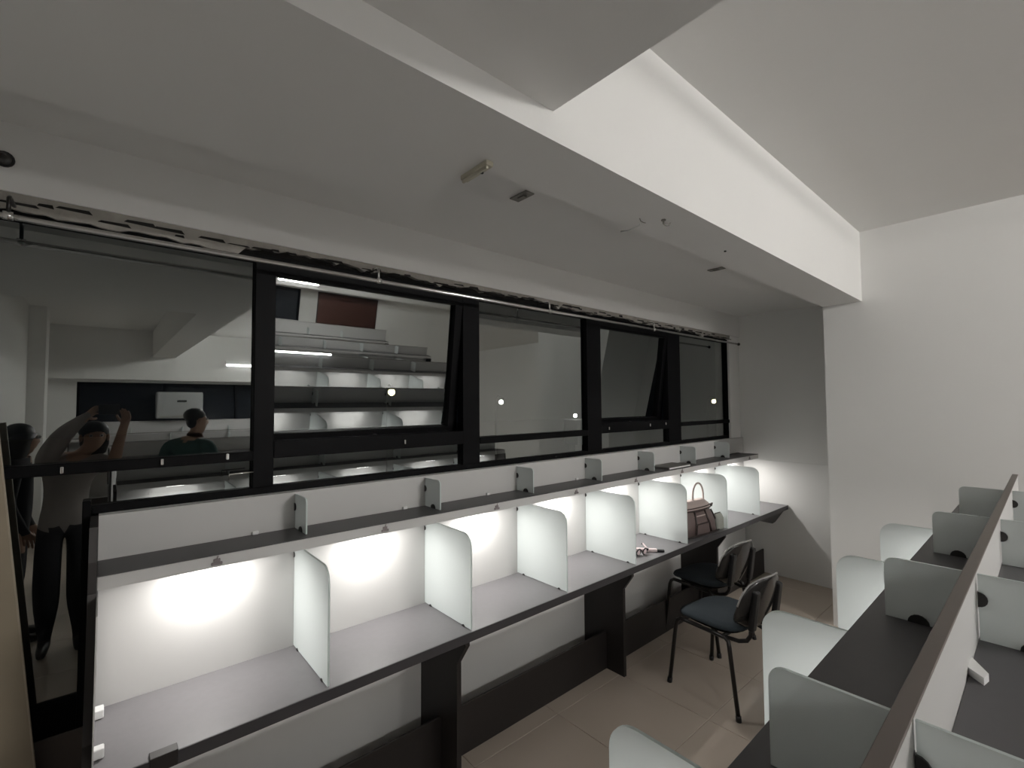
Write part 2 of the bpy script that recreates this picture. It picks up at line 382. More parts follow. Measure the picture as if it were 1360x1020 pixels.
# the long desk under the window
LX = [k*.6625 for k in range(1, 8)]
dk = thing('study_carrel_desk', 'long grey topped study carrel desk lit from under its shelf along the window wall', 'desk', (0, 2.235, 0))
obj('back_panel', MB().rbox(0, 5.31, 2.2352, 2.2515, 0.70, 1.4105, .001, 0, 1), LAMW, dk)
obj('kick_panel', MB().rbox(0, 5.31, 2.2352, 2.2515, 0.0, .699, .001, 0, 1), WALL, dk)  # lower back panel in paler paint, standing in for bounced floor light
ep = [(2.2518, 0), (1.90, 0), (1.90, .60), (1.815, .68), (1.815, .75), (1.90, .80), (2.03, 1.20), (2.03, 1.30), (2.06, 1.405), (2.2518, 1.41)]
obj('end_panel', MB().prism(ep, 'x', -.022, -.0005), LAMB, dk)
carrel_side(dk, 2.235, -1, 0, 5.31, LX, LX, .430, .202, .418, (1.30, 2.62, 3.95), [.33+.6625*k for k in range(8)], LED_W, .10, shelf_x1=5.19)
obj('bracket', MB().prism([(4.60, .6995), (5.29, .6995), (5.02, .615), (4.95, .612)], 'y', 1.825, 1.845), LAMB, dk)
for z0, z1, y0, y1 in ((.742, .772, 2.15, 2.19), (.742, .772, 1.91, 1.94)):
    obj('end_clip', MB().rbox(0.0, .028, y0, y1, z0, z1, .004), WHITEP, dk)
obj('end_strip', MB().rbox(-.0003, .004, 1.84, 2.19, .742, 1.19, .001), LAMW, dk)
obj('edge_joint', MB().rbox(.13, .20, 1.797, 1.835, .701, .748, .002), LAMB, dk)
for x in [.33+.6625*k for k in range(8)]:
    m = MB(); z = 1.232; y = 2.0325
    m.rbox(x-.018, x+.018, y-.006, y, z-.018, z-.006, .003); m.rbox(x-.011, x+.011, y-.004, y, z-.006, z+.006, .002); m.tube([(x, y-.003, z+.004), (x+.004, y-.003, z+.016)], .0018, 6)
    obj('light_switch', m, mat('switch_grey', (.22, .19, .19), .5) if x < .4 else bpy.data.materials['switch_grey'], dk)
for x in (.50, 1.20, 1.75, 2.55):
    obj('shelf_fastener', MB().rbox(x-.012, x+.012, 2.222, 2.2348, 1.2535, 1.268, .003), WHITEP, dk)

# double rows in the room
def double_row(yp, x0, x1, divs, label, top=1.41, both=True, lights=(1, 1), detail=True, led=LED_W, sk=True):
    t = thing('double_carrel_desk', label, 'desk', (x0, yp, 0), group='carrel rows across the room')
    obj('back_panel', MB().rbox(x0, x1, yp-.0195, yp-.0005, 0, top-.004, .001, 0, 1), LAMW, t)
    obj('top_edge', MB().rbox(x0-.002, x1+.002, yp-.0215, yp+.0005, top-.004, top, .001, 0, 1), LAMT, t)
    inner = [x for x in divs]
    for xe in (x0-.014, x1-.001):
        for d_, y_ in (((1, yp), (-1, yp-.020)) if both else ((1, yp),)):
            obj('end_panel', MB().prism([(y_, .7405), (y_+.20*d_, .7405), (y_+.185*d_, 1.2055), (y_, 1.2055)], 'x', xe, xe+.015), LAMB, t)
    bays = [x0] + inner + [x1]; mids = [(bays[i]+bays[i+1])/2 for i in range(len(bays)-1)]
    carrel_side(t, yp, 1, x0, x1, inner, inner, .470, .190, .452, (x0, inner[len(inner)//2], x1-.025), mids if lights[0] else [], led, .1, detail=detail, skirt=sk)
    if both:
        carrel_side(t, yp-.020, -1, x0, x1, inner, inner, .470, .190, .452, (x0, inner[len(inner)//2], x1-.025), mids if lights[1] else [], led, .1, detail=detail, skirt=sk)
    return t
ra = double_row(.147, .09, 3.62, [.775, 1.525, 2.275, 3.02], 'nearest double sided carrel row with brown top edge and glass dividers at right')
obj('shelf_wedge', MB().prism([(1.315, .1285), (1.372, .1270), (1.312, .098), (1.285, .103)], 'z', 1.2535, 1.268), WHITEP, ra)
rb = double_row(-1.975, .09, 4.40, [.775, 1.525, 2.275, 3.02, 3.72], 'second double sided carrel row, seen mirrored in the open window sash', detail=False, led=LED_W*1.9)
rc = double_row(-4.02, .09, 5.20, [.775, 1.525, 2.275, 3.02, 3.72, 4.45], 'third double sided carrel row, its dark shelf end post mirrored in the sash', detail=False, lights=(0, 0))
rd = double_row(-6.20, -.4, 5.28, [.4, 1.15, 1.9, 2.65, 3.4, 4.15], 'single carrel row against the far wall under the brown board', top=1.515, both=False, detail=False, lights=(0, 0))

# ------------------------------------------------------------------ far wall (seen mirrored)
wfar = MB(); wfar.box(XL, 3.22, YF-.1, YF, 0, 1.52); wfar.box(XL, 3.22, YF-.1, YF, 2.235, 3.2); wfar.box(3.22, XR2, YF-.1, YF, 0, 3.2); wfar.box(XL, -.33, YF-.1, YF, 1.52, 2.235)
struct('wall_far', wfar, WALL, 'far white wall behind the desk rows', 'wall')
w4 = struct('window_4', MB().box(-.33, 3.22, YF-.09, YF-.06, 1.52, 2.235), DARKGL, 'dark night window strip in the far wall', 'window')
for x in (-.33, .85, 2.03, 3.18):
    obj('mullion', MB().rbox(x, x+.04, YF-.07, YF-.02, 1.52, 2.235, .003), FRAME, w4)
obj('head_trim', MB().rbox(-.36, 3.22, YF-.04, YF+.04, 2.215, 2.254, .003), WALL, w4)
bd = thing('brown_notice_board', 'plain brown board on the far wall above the last carrel row', 'board', (4.28, YF, 1.5))
obj('board', MB().rbox(3.60, 4.97, YF+.001, YF+.03, 1.525, 2.20, .004), BROWN, bd)
obj('board_frame', MB().rbox(3.58, 4.99, YF+.001, YF+.022, 1.518, 2.215, .003), LAMB, bd)
ac = thing('wall_air_conditioner', 'white split air conditioner box in front of the far night window', 'air conditioner', (1.1, YF+.02, 1.56))
obj('casing', MB().rbox(.74, 1.46, YF-.02, YF+.20, 1.56, 2.05, .03, 0, 3), ACW, ac)
obj('display', MB().rbox(1.05, 1.20, YF+.199, YF+.203, 1.86, 1.90, .001), BLACKP, ac)
obj('louvre', MB().rbox(.80, 1.40, YF+.195, YF+.206, 1.59, 1.61, .003), GREYC, ac)

# ceiling tube lights
def tube_light(x0, x1, y, z, label, m=None):
    t = thing('tube_light', label, 'light', ((x0+x1)/2, y, z), group='tube lights')
    obj('batten', MB().rbox(x0, x1, y-.025, y+.025, z, z+.035, .004), WHITEP, t)
    for x in (x0+.01, x1-.01): obj('lamp_holder', MB().rbox(x-.01, x+.01, y-.018, y+.018, z-.06, z+.002, .003), WHITEP, t)
    obj('tube', MB().tube([(x0+.02, y, z-.042), (x1-.02, y, z-.042)], .014, 10), m or TUBEM, t)
    return t
tube_light(1.78, 2.98, -5.85, 2.62, 'long tube light high on the far beam, mirrored in the first pane', TUBEF)
tube_light(2.62, 3.46, -5.85, 2.40, 'shorter tube light above the far window, mirrored in the open sash', TUBEF)
tube_light(2.35, 3.70, -4.6, 3.085, 'added unseen ceiling tube light between the third row and the far wall')  # added out of view to light the beam and walls more evenly
tube_light(2.15, 3.35, -3.3, 3.085, 'ceiling tube light between the second and third rows')
lt = thing('desk_tube_light', 'bright tube light fixed along the top of the second carrel row', 'light', (1.9, -1.95, 1.41))
obj('batten', MB().rbox(1.45, 2.45, -1.99, -1.965, 1.411, 1.435, .003), WHITEP, lt)
obj('tube', MB().tube([(1.47, -1.955, 1.43), (2.43, -1.955, 1.43)], .013, 10), TUBED, lt)

# ------------------------------------------------------------------ things along the window
rod = thing('curtain_rod', 'thin shiny metal curtain rod spanning the top of the windows', 'curtain rod', (2.2, 2.15, 2.40))
obj('pole', MB().tube([(-.72, 2.15, 2.402), (5.06, 2.15, 2.408)], .0095, 12), CHROME, rod)
for x in (-.237, 1.011, 2.21, 3.45):
    b = MB(); b.tube([(x, 2.262, 2.472), (x, 2.165, 2.470), (x, 2.152, 2.462), (x, 2.15, 2.412)], .006, 8)
    br = obj('bracket', b, METB if x < 0 else CHROME, rod)
    obj('collar', MB().tube([(x-.012, 2.15, 2.404), (x+.012, 2.15, 2.404)], .014, 10), CHROME, br)
obj('end_cap', MB().ball((5.062, 2.15, 2.408), .016, nu=10, nv=6), METB, rod)
sn = thing('wall_sensor', 'small black round sensor on the white wall above the left window', 'sensor', (-.262, 2.25, 2.618))
obj('base', MB().tube([(-.262, 2.2495, 2.618), (-.262, 2.242, 2.618)], .026, 16), BLACKP, sn)
obj('dome', MB().ball((-.262, 2.242, 2.618), .021, .014, .021, 14, 8), SHELL, sn)
lb = thing('leaning_board', 'beige board leaning against the black glass at far left', 'board', (-.08, 2.235, 0))
m = MB().rbox(-.34, 0, -.012, .0, 0.004, 1.72, .003); o = obj('panel', m, BEIGE, lb, True); o.rotation_euler = (0, -R(5.7), 0)
o.location = (0, 0, .034)
o = obj('edge_strip', MB().rbox(-.004, .001, -.0125, .0, .004, 1.72, .0008), mat('beige_edge', (.33, .28, .21), .6), lb, True); o.rotation_euler = (0, -R(5.7), 0); o.location = (0, 0, .034)

# marks under the beam
lh = thing('lamp_bracket', 'small cream plastic lamp bracket at the corner of the low soffit', 'bracket', (.921, 1.216, 2.58))
obj('strip', MB().rbox(.9055, .936, 1.155, 1.300, 2.562, 2.5795, .004), mat('cream_plastic', (.50, .47, .38), .5), lh)
obj('lip', MB().rbox(.909, .918, 1.16, 1.295, 2.552, 2.562, .002), bpy.data.materials['cream_plastic'], lh)
obj('screw', MB().tube([(.926, 1.205, 2.562), (.926, 1.205, 2.557)], .006, 8), BLACKP, lh)
hk = MB(); hk.tube([(1.79, 1.06, 2.579), (1.79, 1.06, 2.563), (1.80, 1.055, 2.556), (1.812, 1.048, 2.558), (1.818, 1.043, 2.566)], .004, 7); hk.tube([(1.79, 1.06, 2.5795), (1.79, 1.06, 2.575)], .010, 10)
tag(obj('ceiling_hook', hk, mat('hook_grey', (.22, .21, .19), .5)), 'small curled metal hook under the long white beam', 'hook')
wr = MB(); wr.tube([(1.70, 1.118, 2.5795), (1.702, 1.115, 2.568), (1.708, 1.105, 2.560), (1.716, 1.10, 2.558)], .0022, 6)
tag(obj('wire_stub', wr, bpy.data.materials['hook_grey']), 'short bare wire stub under the long white beam beside the hook', 'wire')
tw = MB(); tw.tube([(1.772, 1.265, 2.581), (1.768, 1.225, 2.572), (1.748, 1.15, 2.571)], .0035, 6); tw.tube([(1.748, 1.15, 2.571), (1.748, 1.148, 2.5795)], .0028, 6)
tag(obj('cable_tie', tw, WHITEP), 'thin white cable end sticking past the beam edge', 'cable')
tag(obj('screw_plug', MB().tube([(2.408, 1.078, 2.5795), (2.408, 1.078, 2.574)], .006, 10), BLACKP), 'tiny dark screw plug under the long white beam', 'screw')
for i, (x, y) in enumerate(((1.42, 1.55), (3.27, 1.53))):
    k = MB(); k.rbox(x-.028, x+.028, y-.055, y+.055, 2.7385, 2.7447, .003); k.rbox(x-.01, x+.012, y-.02, y+.02, 2.733, 2.739, .002)
    tag(obj('ceiling_plate', k, bpy.data.materials['hook_grey']), ('grey ceiling plate behind the beam close to the cream lamp bracket', 'grey ceiling plate behind the beam towards the right wall')[i], 'plate', 'plates on the recessed ceiling')

# ------------------------------------------------------------------ things on the desk
bag = thing('handbag', 'taupe leather handbag with dark piping and upright handle on the lit desk', 'handbag', (3.635, 1.945, .7405), R(-5))
def loft(mb, rings, mi=0, cap=True):
    n = len(rings[0]); k = len(mb.v); mb.v += [tuple(p) for r in rings for p in r]
    for i in range(len(rings)-1):
        for j in range(n):
            a = k+i*n+j; b = k+i*n+(j+1) % n; mb.f.append([a, b, b+n, a+n]); mb.m.append(mi); mb.smooth.append(True)
    if cap:
        mb.f.append([k+j for j in range(n)][::-1]); mb.m.append(mi); mb.smooth.append(False)
        e = k+(len(rings)-1)*n; mb.f.append([e+j for j in range(n)]); mb.m.append(mi); mb.smooth.append(False)
    return mb
def rrect(hx, hy, z, p=4, n=28, cx=0, cy=0):
    out = []
    for i in range(n):
        t = 2*math.pi*i/n; c, s_ = math.cos(t), math.sin(t)
        out.append((cx+hx*math.copysign(abs(c)**(2/p), c), cy+hy*math.copysign(abs(s_)**(2/p), s_), z))
    return out
body = MB(); loft(body, [rrect(.225, .085, .0), rrect(.24, .095, .015), rrect(.235, .09, .09), rrect(.20, .07, .16), rrect(.165, .045, .215), rrect(.16, .04, .225)])
obj('body', body, BAGM, bag, True)
flap = MB(); loft(flap, [rrect(.185, .056, .185, 2.6), rrect(.225, .064, .196, 2.4), rrect(.20, .052, .228, 2.6), rrect(.15, .034, .258, 3), rrect(.13, .02, .265, 3)])
obj('flap', flap, BAGL, bag, True)
pp = MB(); pp.tube(rrect(.226, .066, .194, 2.4) + [rrect(.226, .066, .194, 2.4)[0]], .006, 8)
pp.tube([(.215, -.035, .196), (.235, -.03, .212), (.238, -.01, .200), (.222, .0, .186)], .008, 8)
pp.tube(rrect(.212, .058, .212, 2.5)[14:] + [rrect(.212, .058, .212, 2.5)[0]], .0045, 8)
obj('flap_piping', pp, BAGD, bag, True)
st = MB()
for sx in (-.07, .07):
    st.tube([(sx, -.062, .19), (sx*1.08, -.074, .15), (sx*1.25, -.093, .09), (sx*1.5, -.098, .02)], .009, 8)
st.tube([(.205, -.035, .17), (.225, -.06, .10), (.242, -.065, .02)], .007, 8)
st.tube([(-.22, -.096, .012), (0, -.100, .010), (.22, -.096, .012)], .007, 8)
obj('strap', st, BAGD, bag, True)
pk = MB(); pk.prism([(-.115, .022), (.075, .022), (.06, .098), (-.10, .098)], 'y', -.108, -.088); obj('front_pocket', pk, BAGM, bag, True)
pq = MB(); pq.tube([(-.115, -.108, .022), (-.10, -.108, .098), (.06, -.108, .098), (.075, -.108, .022)], .0045, 6); obj('pocket_piping', pq, BAGD, bag, True)
gp = MB(); loft(gp, [rrect(.172, .060, .158, 3), rrect(.182, .064, .168, 2.8), rrect(.186, .060, .186, 2.6)]); obj('dark_opening', gp, BAGD, bag, True)
rl = MB(); loft(rl, [rrect(.188, .070, .140, 3), rrect(.196, .076, .150, 2.8), rrect(.180, .068, .160, 2.8)]); obj('pale_rim', rl, BAGL, bag, True)
hd = MB(); hd.tube([(-.075, -.01, .235)] + [(.075*-math.cos(math.pi*i/14), -.01, .27+.125*math.sin(math.pi*i/14)**.8) for i in range(15)] + [(.075, -.01, .235)], .0075, 10)
o = obj('handle', hd, BAGL, bag, True); o.location = (.065, 0, 0)
po = thing('grey_pouch', 'small grey cloth pouch standing against the right side of the handbag', 'pouch', (3.905, 1.868, .7405), R(-4))
pm = MB(); loft(pm, [rrect(.05, .03, .0), rrect(.056, .034, .02), rrect(.055, .032, .09), rrect(.045, .016, .125), rrect(.042, .010, .130)])
obj('body', pm, GREYC, po, True)
obj('zip', MB().tube([(-.04, 0, .132), (.04, 0, .132)], .004, 6), BAGD, po, True)
gd = thing('eyeglasses', 'pink and black eyeglasses lying open on the lit desk', 'eyeglasses', (2.85, 1.90, .7405))
for cx_, cy_ in ((-.028, .012), (.024, -.004)):
    pts_ = [(cx_+.024*math.cos(k*math.pi/9), cy_-.006*math.sin(k*math.pi/9), .024+.021*math.sin(k*math.pi/9)) for k in range(19)]
    rm = obj('rim', MB().tube(pts_, .0042, 8), BLACKP, gd, True)
    obj('lens', MB().tube([(cx_, cy_-.001, .024), (cx_, cy_+.001, .024)], .020, 18), PINK, rm, True).scale = (1, 1, 1)
obj('bridge', MB().tube([(-.006, .006, .028), (-.002, .004, .033), (.002, .003, .028)], .003, 6), BLACKP, gd, True)
for p0_, p1_, p2_ in (((.048, -.010, .034), (.150, .095, .030), (.185, .130, .012)), ((-.052, .018, .034), (.060, .105, .030), (.10, .135, .012))):
    tm = obj('temple_arm', MB().tube([p0_, p1_], .0055, 8), PINK, gd, True); obj('arm_tip', MB().tube([p1_, p2_], [.006, .0045], 8), BLACKP, tm, True)
obj('hinge', MB().rbox(.043, .055, -.016, -.004, .026, .040, .003), BLACKP, gd, True)
pn = thing('glasses_case', 'slim pink case with a dark end lying behind the eyeglasses', 'case', (2.955, 1.915, .7405), R(-51))
obj('body', MB().rbox(-.095, .055, -.016, .016, 0, .022, .008, 0, 3), PINK, pn, True)
obj('end', MB().rbox(.055, .105, -.013, .013, 0, .018, .006, 0, 3), BLACKP, pn, True)
bk = thing('flat_folder', 'flat dark grey folder with pale edge lying on the upper desk shelf', 'folder', (3.62, 2.13, 1.2535))
obj('cover', MB().rbox(-.16, .18, -.085, .085, .0, .018, .003), mat('folder_grey', (.13, .125, .115), .5), bk, True)
obj('page_edge', MB().rbox(-.15, .181, -.0865, -.07, .003, .014, .001), WHITEP, bk, True)

# ------------------------------------------------------------------ chairs
def chair(loc, rz, label):
    """front towards -x in its own frame."""
    t = thing('visitor_chair', label, 'chair', loc, rz, 'black visitor chairs at the window desk')
    s = MB(); rings = []
    for hx, z in ((.185, .440), (.205, .448), (.212, .462), (.205, .478), (.17, .487), (.06, .489)):
        rings.append(rrect(hx, hx*1.04, z, 3.4, 32, cx=-.005))
    for r_ in rings:                                   # saddle: front edge dips
        for i, p in enumerate(r_):
            r_[i] = (p[0], p[1], p[2] - .02*max(0, (-p[0]-.08))/.13 + .008*abs(p[1])/.2)
    loft(s, rings); obj('seat', s, SEATF, t, True)
    s2 = MB(); loft(s2, [rrect(.17, .175, .428, 3.4), rrect(.19, .195, .441, 3.4)]); obj('seat_pan', s2, SHELL, t, True)
    for sy in (-1, 1):
        lg = MB(); lg.tube([(-.232, sy*.228, .0), (-.192, sy*.205, .375), (-.183, sy*.20, .405), (-.16, sy*.196, .420), (-.01, sy*.195, .420)], .0125, 10)
        o = obj('leg', lg, METB, t, True); obj('foot', MB().tube([(-.233, sy*.2285, .0), (-.229, sy*.2265, .03)], .0155, 10), BLACKP, o, True)
        lg = MB(); lg.tube([(.232, sy*.228, .0), (.172, sy*.205, .375), (.163, sy*.20, .405), (.14, sy*.196, .420), (-.01, sy*.195, .420)], .0125, 10)
        o = obj('leg', lg, METB, t, True); obj('foot', MB().tube([(.233, sy*.2285, .0), (.229, sy*.2265, .03)], .0155, 10), BLACKP, o, True)
        bs = MB(); bs.tube([(.02, sy*.19, .416), (.10, sy*.165, .405), (.19, sy*.135, .402), (.235, sy*.128, .42), (.256, sy*.125, .455), (.262, sy*.125, .52)], .012, 10)
        o = obj('back_support', bs, METB, t, True)
        q = MB(); q.rbox(-.016, .016, -.024, .024, 0, .235, .010, 0, 3)
        so = obj('sleeve', q, BLACKP, o, True); so.location = (.264, sy*.125, .485); so.rotation_euler = (0, R(8), 0)
    obj('cross_bar', MB().tube([(.12, -.19, .420), (.12, .19, .420)], .010, 8), METB, t, True)
    # curved shell back
    n1, n2 = 18, 14; vs = []
    for side in (0, 1):
        for j in range(n2+1):
            v = j/n2
            for i in range(n1+1):
                u = -1 + 2*i/n1
                hw = .215*(1-abs(2*v-1)**3.2*.30)
                y = u*hw; zt = .475 + .315*v - (.045*abs(u)**3 if v > .5 else -.03*abs(u)**3)*abs(2*v-1)
                x = .232 + .085*v - .055*u*u + .008*(math.sin(v*math.pi)) + (.009 if side else 0)
                vs.append((x, y, zt))
    fs = []; N = (n1+1)*(n2+1)
    for j in range(n2):
        for i in range(n1):
            a = j*(n1+1)+i; fs.append((a, a+n1+1, a+n1+2, a+1)); b = a+N; fs.append((b, b+1, b+n1+2, b+n1+1))
    ring = [i for i in range(n1+1)] + [j*(n1+1)+n1 for j in range(1, n2+1)] + [n2*(n1+1)+i for i in range(n1-1, -1, -1)] + [j*(n1+1) for j in range(n2-1, 0, -1)]
    for k in range(len(ring)):
        a, b = ring[k], ring[(k+1) % len(ring)]; fs.append((a, b, b+N, a+N))
    bk_ = MB().add(vs, fs, 0, True); bo = obj('backrest', bk_, SHELL, t, True)
    tr = [Vector(vs[N + n2*(n1+1)+i]) + Vector((-.004, 0, .001)) for i in range(n1+1)]
    tr = [Vector(vs[N + j*(n1+1)]) + Vector((-.004, 0, 0)) for j in range(n2//2, n2)] + tr + [Vector(vs[N + j*(n1+1)+n1]) + Vector((-.004, 0, 0)) for j in range(n2-1, n2//2-1, -1)]
    obj('rim_highlight', MB().tube(tr, .005, 8), mat('highlight_grey', (.30, .29, .28), .25) if 'highlight_grey' not in bpy.data.materials else bpy.data.materials['highlight_grey'], bo, True)  # pale grey tube stands in for the highlight along the shell's rim
    pad = MB(); loft(pad, [[(x_-.0, y_, z_) for x_, y_, z_ in [(.262 - .045*(p[0]/.16)**2 + .085*((p[1]/.13)*.5)+q_, p[0], .62+p[1]) for p in [(a[0], a[1]) for a in rrect(.15*k_, .12*k_, 0, 3.2, 24)]]] for q_, k_ in ((.004, .96), (-.012, 1), (-.024, .88), (-.028, .5))])
    obj('back_pad', pad, SEATF, t, True)
    return t
chair((2.995, 1.42, 0), R(-97), 'black visitor chair in the open aisle with dark teal seat and legs in view')
chair((3.57, 1.80, 0), R(-97), 'black visitor chair pushed partly under the desk beneath the handbag')

# ------------------------------------------------------------------ outside, beyond the glass
struct('ground_outside', MB().box(-60, 200, 3.5, 160, -6.2, -6.0), ASPH, 'dark street ground outside the window', 'ground')
def px_dir(x, y): return rt*((x-680)/623.68) - up*((y-510)/623.68) + fw
def street_lamp(px, py, dist, matl, r, label):
    d = px_dir(px, py); p = Vector((0, 0, CAM_H)) + d*(dist/d.y)
    t = thing('street_lamp', label, 'street lamp', (p.x, p.y, -6.0), group='lamps in the night outside')
    obj('pole', MB().tube([(p.x, p.y+.6, -6.0), (p.x, p.y+.6, p.z+.25), (p.x, p.y+.3, p.z+.5), (p.x, p.y, p.z+.35)], .05, 8), METB, t)
    obj('lamp_head', MB().rbox(p.x-.22, p.x+.22, p.y-.15, p.y+.3, p.z+.16, p.z+.34, .05), METB, t)
    obj('bulb', MB().ball((p.x, p.y, p.z), r, nu=12, nv=8), matl, t)
street_lamp(520, 521, 26, LAMPY, .20, 'yellow glowing street lamp seen through the open sash')
street_lamp(665.5, 534, 26, LAMPW, .16, 'white glowing street lamp seen through the middle fixed pane')
street_lamp(948, 533, 20, LAMPY, .19, 'pale yellow street lamp seen through the last pane on the right')
bx = thing('outdoor_unit', 'grey equipment box with a bright lamp on top outside the middle pane', 'equipment box', (4.1, 3.55, 0))
d = px_dir(764, 552); p = Vector((0, 0, CAM_H)) + d*(4.2/d.y)
bx.location = (p.x, p.y, -6.0)
obj('pole', MB().rbox(p.x-.07, p.x+.07, p.y-.05, p.y+.05, -6.0, p.z-.35, .01), GREYC, bx)
obj('housing', MB().rbox(p.x-.10, p.x+.20, p.y-.12, p.y+.12, p.z-.38, p.z-.05, .01), ACW, bx)
obj('cover_plate', MB().rbox(p.x-.04, p.x+.10, p.y-.128, p.y-.118, p.z-.26, p.z-.09, .004), ACW, bx)
obj('lamp', MB().ball((p.x, p.y, p.z), .026, nu=12, nv=8), LAMPW, bx)

# ------------------------------------------------------------------ people (seen mirrored in the glass)
def limb_chain(J, E, name): J.append(name); return len(J)-1
def build_person(name, label, joints, bones, hair_fn, base, faces, head):
    """joints: {key:(pos,radius)}; bones: [(a,b,material index)] forming a tree rooted at pelvis."""
    t = thing(name, label, 'person', base)
    keys = list(joints); idx = {k: i for i, k in enumerate(keys)}
    me = bpy.data.meshes.new('body_skeleton')
    me.from_pydata([Vector(joints[k][0])-Vector(base) for k in keys], [(idx[a], idx[b]) for a, b, _ in bones], [])
    o = bpy.data.objects.new('tmp_body', me); COL.objects.link(o)
    md = o.modifiers.new('skin', 'SKIN'); md.use_smooth_shade = True
    for i, k in enumerate(keys):
        sv = me.skin_vertices[0].data[i]; rr = joints[k][1]
        sv.radius = rr if isinstance(rr, tuple) else (rr, rr); sv.use_root = (k == 'pelvis')
    sb = o.modifiers.new('sub', 'SUBSURF'); sb.levels = 2; sb.render_levels = 2
    bpy.context.view_layer.update()
    dg = bpy.context.evaluated_depsgraph_get()
    nm = bpy.data.meshes.new_from_object(o.evaluated_get(dg), depsgraph=dg); nm.name = 'body'
    bpy.data.objects.remove(o); 
    nm.materials.clear()
    for m_ in faces: nm.materials.append(m_)
    segs = [(Vector(joints[a][0])-Vector(base), Vector(joints[b][0])-Vector(base), mi) for a, b, mi in bones]
    for p_ in nm.polygons:
        c = p_.center; best = None
        for a, b, mi in segs:
            ab = b-a; tt = max(0, min(1, (c-a).dot(ab)/max(1e-9, ab.length_squared))); dd = (c-a-ab*tt).length
            if best is None or dd < best[0]: best = (dd, mi, (a+b)/2)
        mi = best[1]
        if mi in (1, 2) and abs((best[2]-Vector(joints['pelvis'][0])+Vector(base)).z) < .12 and (Vector((c.x, c.y, 0))-Vector((0, 0, 0))).length < .25: mi = 1 if c.z > joints['pelvis'][0][2]-.03 else 2
        p_.material_index = mi; p_.use_smooth = True
    # face: pull a nose and lips out of the head surface
    hc, hf, hu = Vector(head[0])-Vector(base), Vector(head[1]).normalized(), Vector((0, 0, 1)); hs = hu.cross(hf)
    for v in nm.vertices:
        q = v.co-hc; a, b, c = q.dot(hf), q.dot(hs), q.dot(hu)
        if a > .03 and abs(b) < .06 and -.14 < c < .12:
            v.co += hf*(.022*math.exp(-(b/.014)**2-((c+.015)/.022)**2) + .008*math.exp(-(b/.025)**2-((c+.058)/.012)**2) - .010*math.exp(-((abs(b)-.032)/.016)**2-((c-.018)/.014)**2) + .008*math.exp(-(b/.03)**2-((c+.095)/.02)**2))
    body = link('body', nm, t)
    B = Vector(base)
    for s_ in (-1, 1):
        e = hc + hf*.070 + hs*(.031*s_) + hu*.018
        eo = obj('eye', MB().ball(e, .0115, nu=10, nv=8), EYEW, t, True)
        obj('iris', MB().ball(e+hf*.007, .006, nu=8, nv=6), BLACKP, eo, True)
        e = hc + hs*(.080*s_) - hf*.005 + hu*.0
        obj('ear', MB().ball(e, .012, .018, .030, 10, 8) if abs(hf.x) < .7 else MB().ball(e, .018, .012, .030, 10, 8), SKIN, t, True)
    hair_fn(t, hc, hf, hs, hu)
    return t
def fingers(J, Bn, pre, wrist, palm, curl, side_dir, thumb_dir, n_idx=0, fr=.0085):
    """five fingers from the palm joint: curl = list of two direction vectors (proximal, distal)."""
    lens = (.040, .046, .043, .033)
    for k in range(4):
        b0 = Vector(palm)+Vector(side_dir)*(-.030+.020*k)
        p1 = b0+Vector(curl[0]).normalized()*lens[k]; p2 = p1+Vector(curl[1]).normalized()*lens[k]*.8
        J[pre+'f%da' % k] = (b0, .0105); J[pre+'f%db' % k] = (p1, fr); J[pre+'f%dc' % k] = (p2, fr*.8)
        Bn += [(pre+'palm', pre+'f%da' % k, n_idx), (pre+'f%da' % k, pre+'f%db' % k, n_idx), (pre+'f%db' % k, pre+'f%dc' % k, n_idx)]
    th0 = Vector(wrist)*.45+Vector(palm)*.55+Vector(side_dir)*-.034; th1 = th0+Vector(thumb_dir).normalized()*.036; th2 = th1+(Vector(thumb_dir).normalized()*.6+Vector(curl[0]).normalized()*.6).normalized()*.028
    J[pre+'ta'] = (th0, .013); J[pre+'tb'] = (th1, .0105); J[pre+'tc'] = (th2, .008)
    Bn += [(pre+'palm', pre+'ta', n_idx), (pre+'ta', pre+'tb', n_idx), (pre+'tb', pre+'tc', n_idx)]

def common_legs(J, Bn, cx, cy, fd, sd, ph=.94, loose=0.0):
    for s_, q in ((-1, 'r'), (1, 'l')):
        f, s2 = Vector(fd), Vector(sd)
        hip = Vector((cx, cy, ph-.06))+s2*(.085*s_)
        J[q+'hip'] = (hip, .082); J[q+'knee'] = (Vector((cx, cy, .49))+s2*(.09*s_)+f*.015, .056+loose); J[q+'calf'] = (Vector((cx, cy, .34))+s2*(.09*s_)-f*.01, .054+loose)
        J[q+'ankle'] = (Vector((cx, cy, .085))+s2*(.095*s_)-f*.015, .040); J[q+'heel'] = (Vector((cx, cy, .042))+s2*(.095*s_)-f*.01, .040); J[q+'ball'] = (Vector((cx, cy, .036))+s2*(.10*s_)+f*.11, .036); J[q+'toe'] = (Vector((cx, cy, .028))+s2*(.10*s_)+f*.18, .024)
        Bn += [('pelvis', q+'hip', 2), (q+'hip', q+'knee', 2), (q+'knee', q+'calf', 2), (q+'calf', q+'ankle', 2), (q+'ankle', q+'heel', 3), (q+'heel', q+'ball', 3), (q+'ball', q+'toe', 3)]

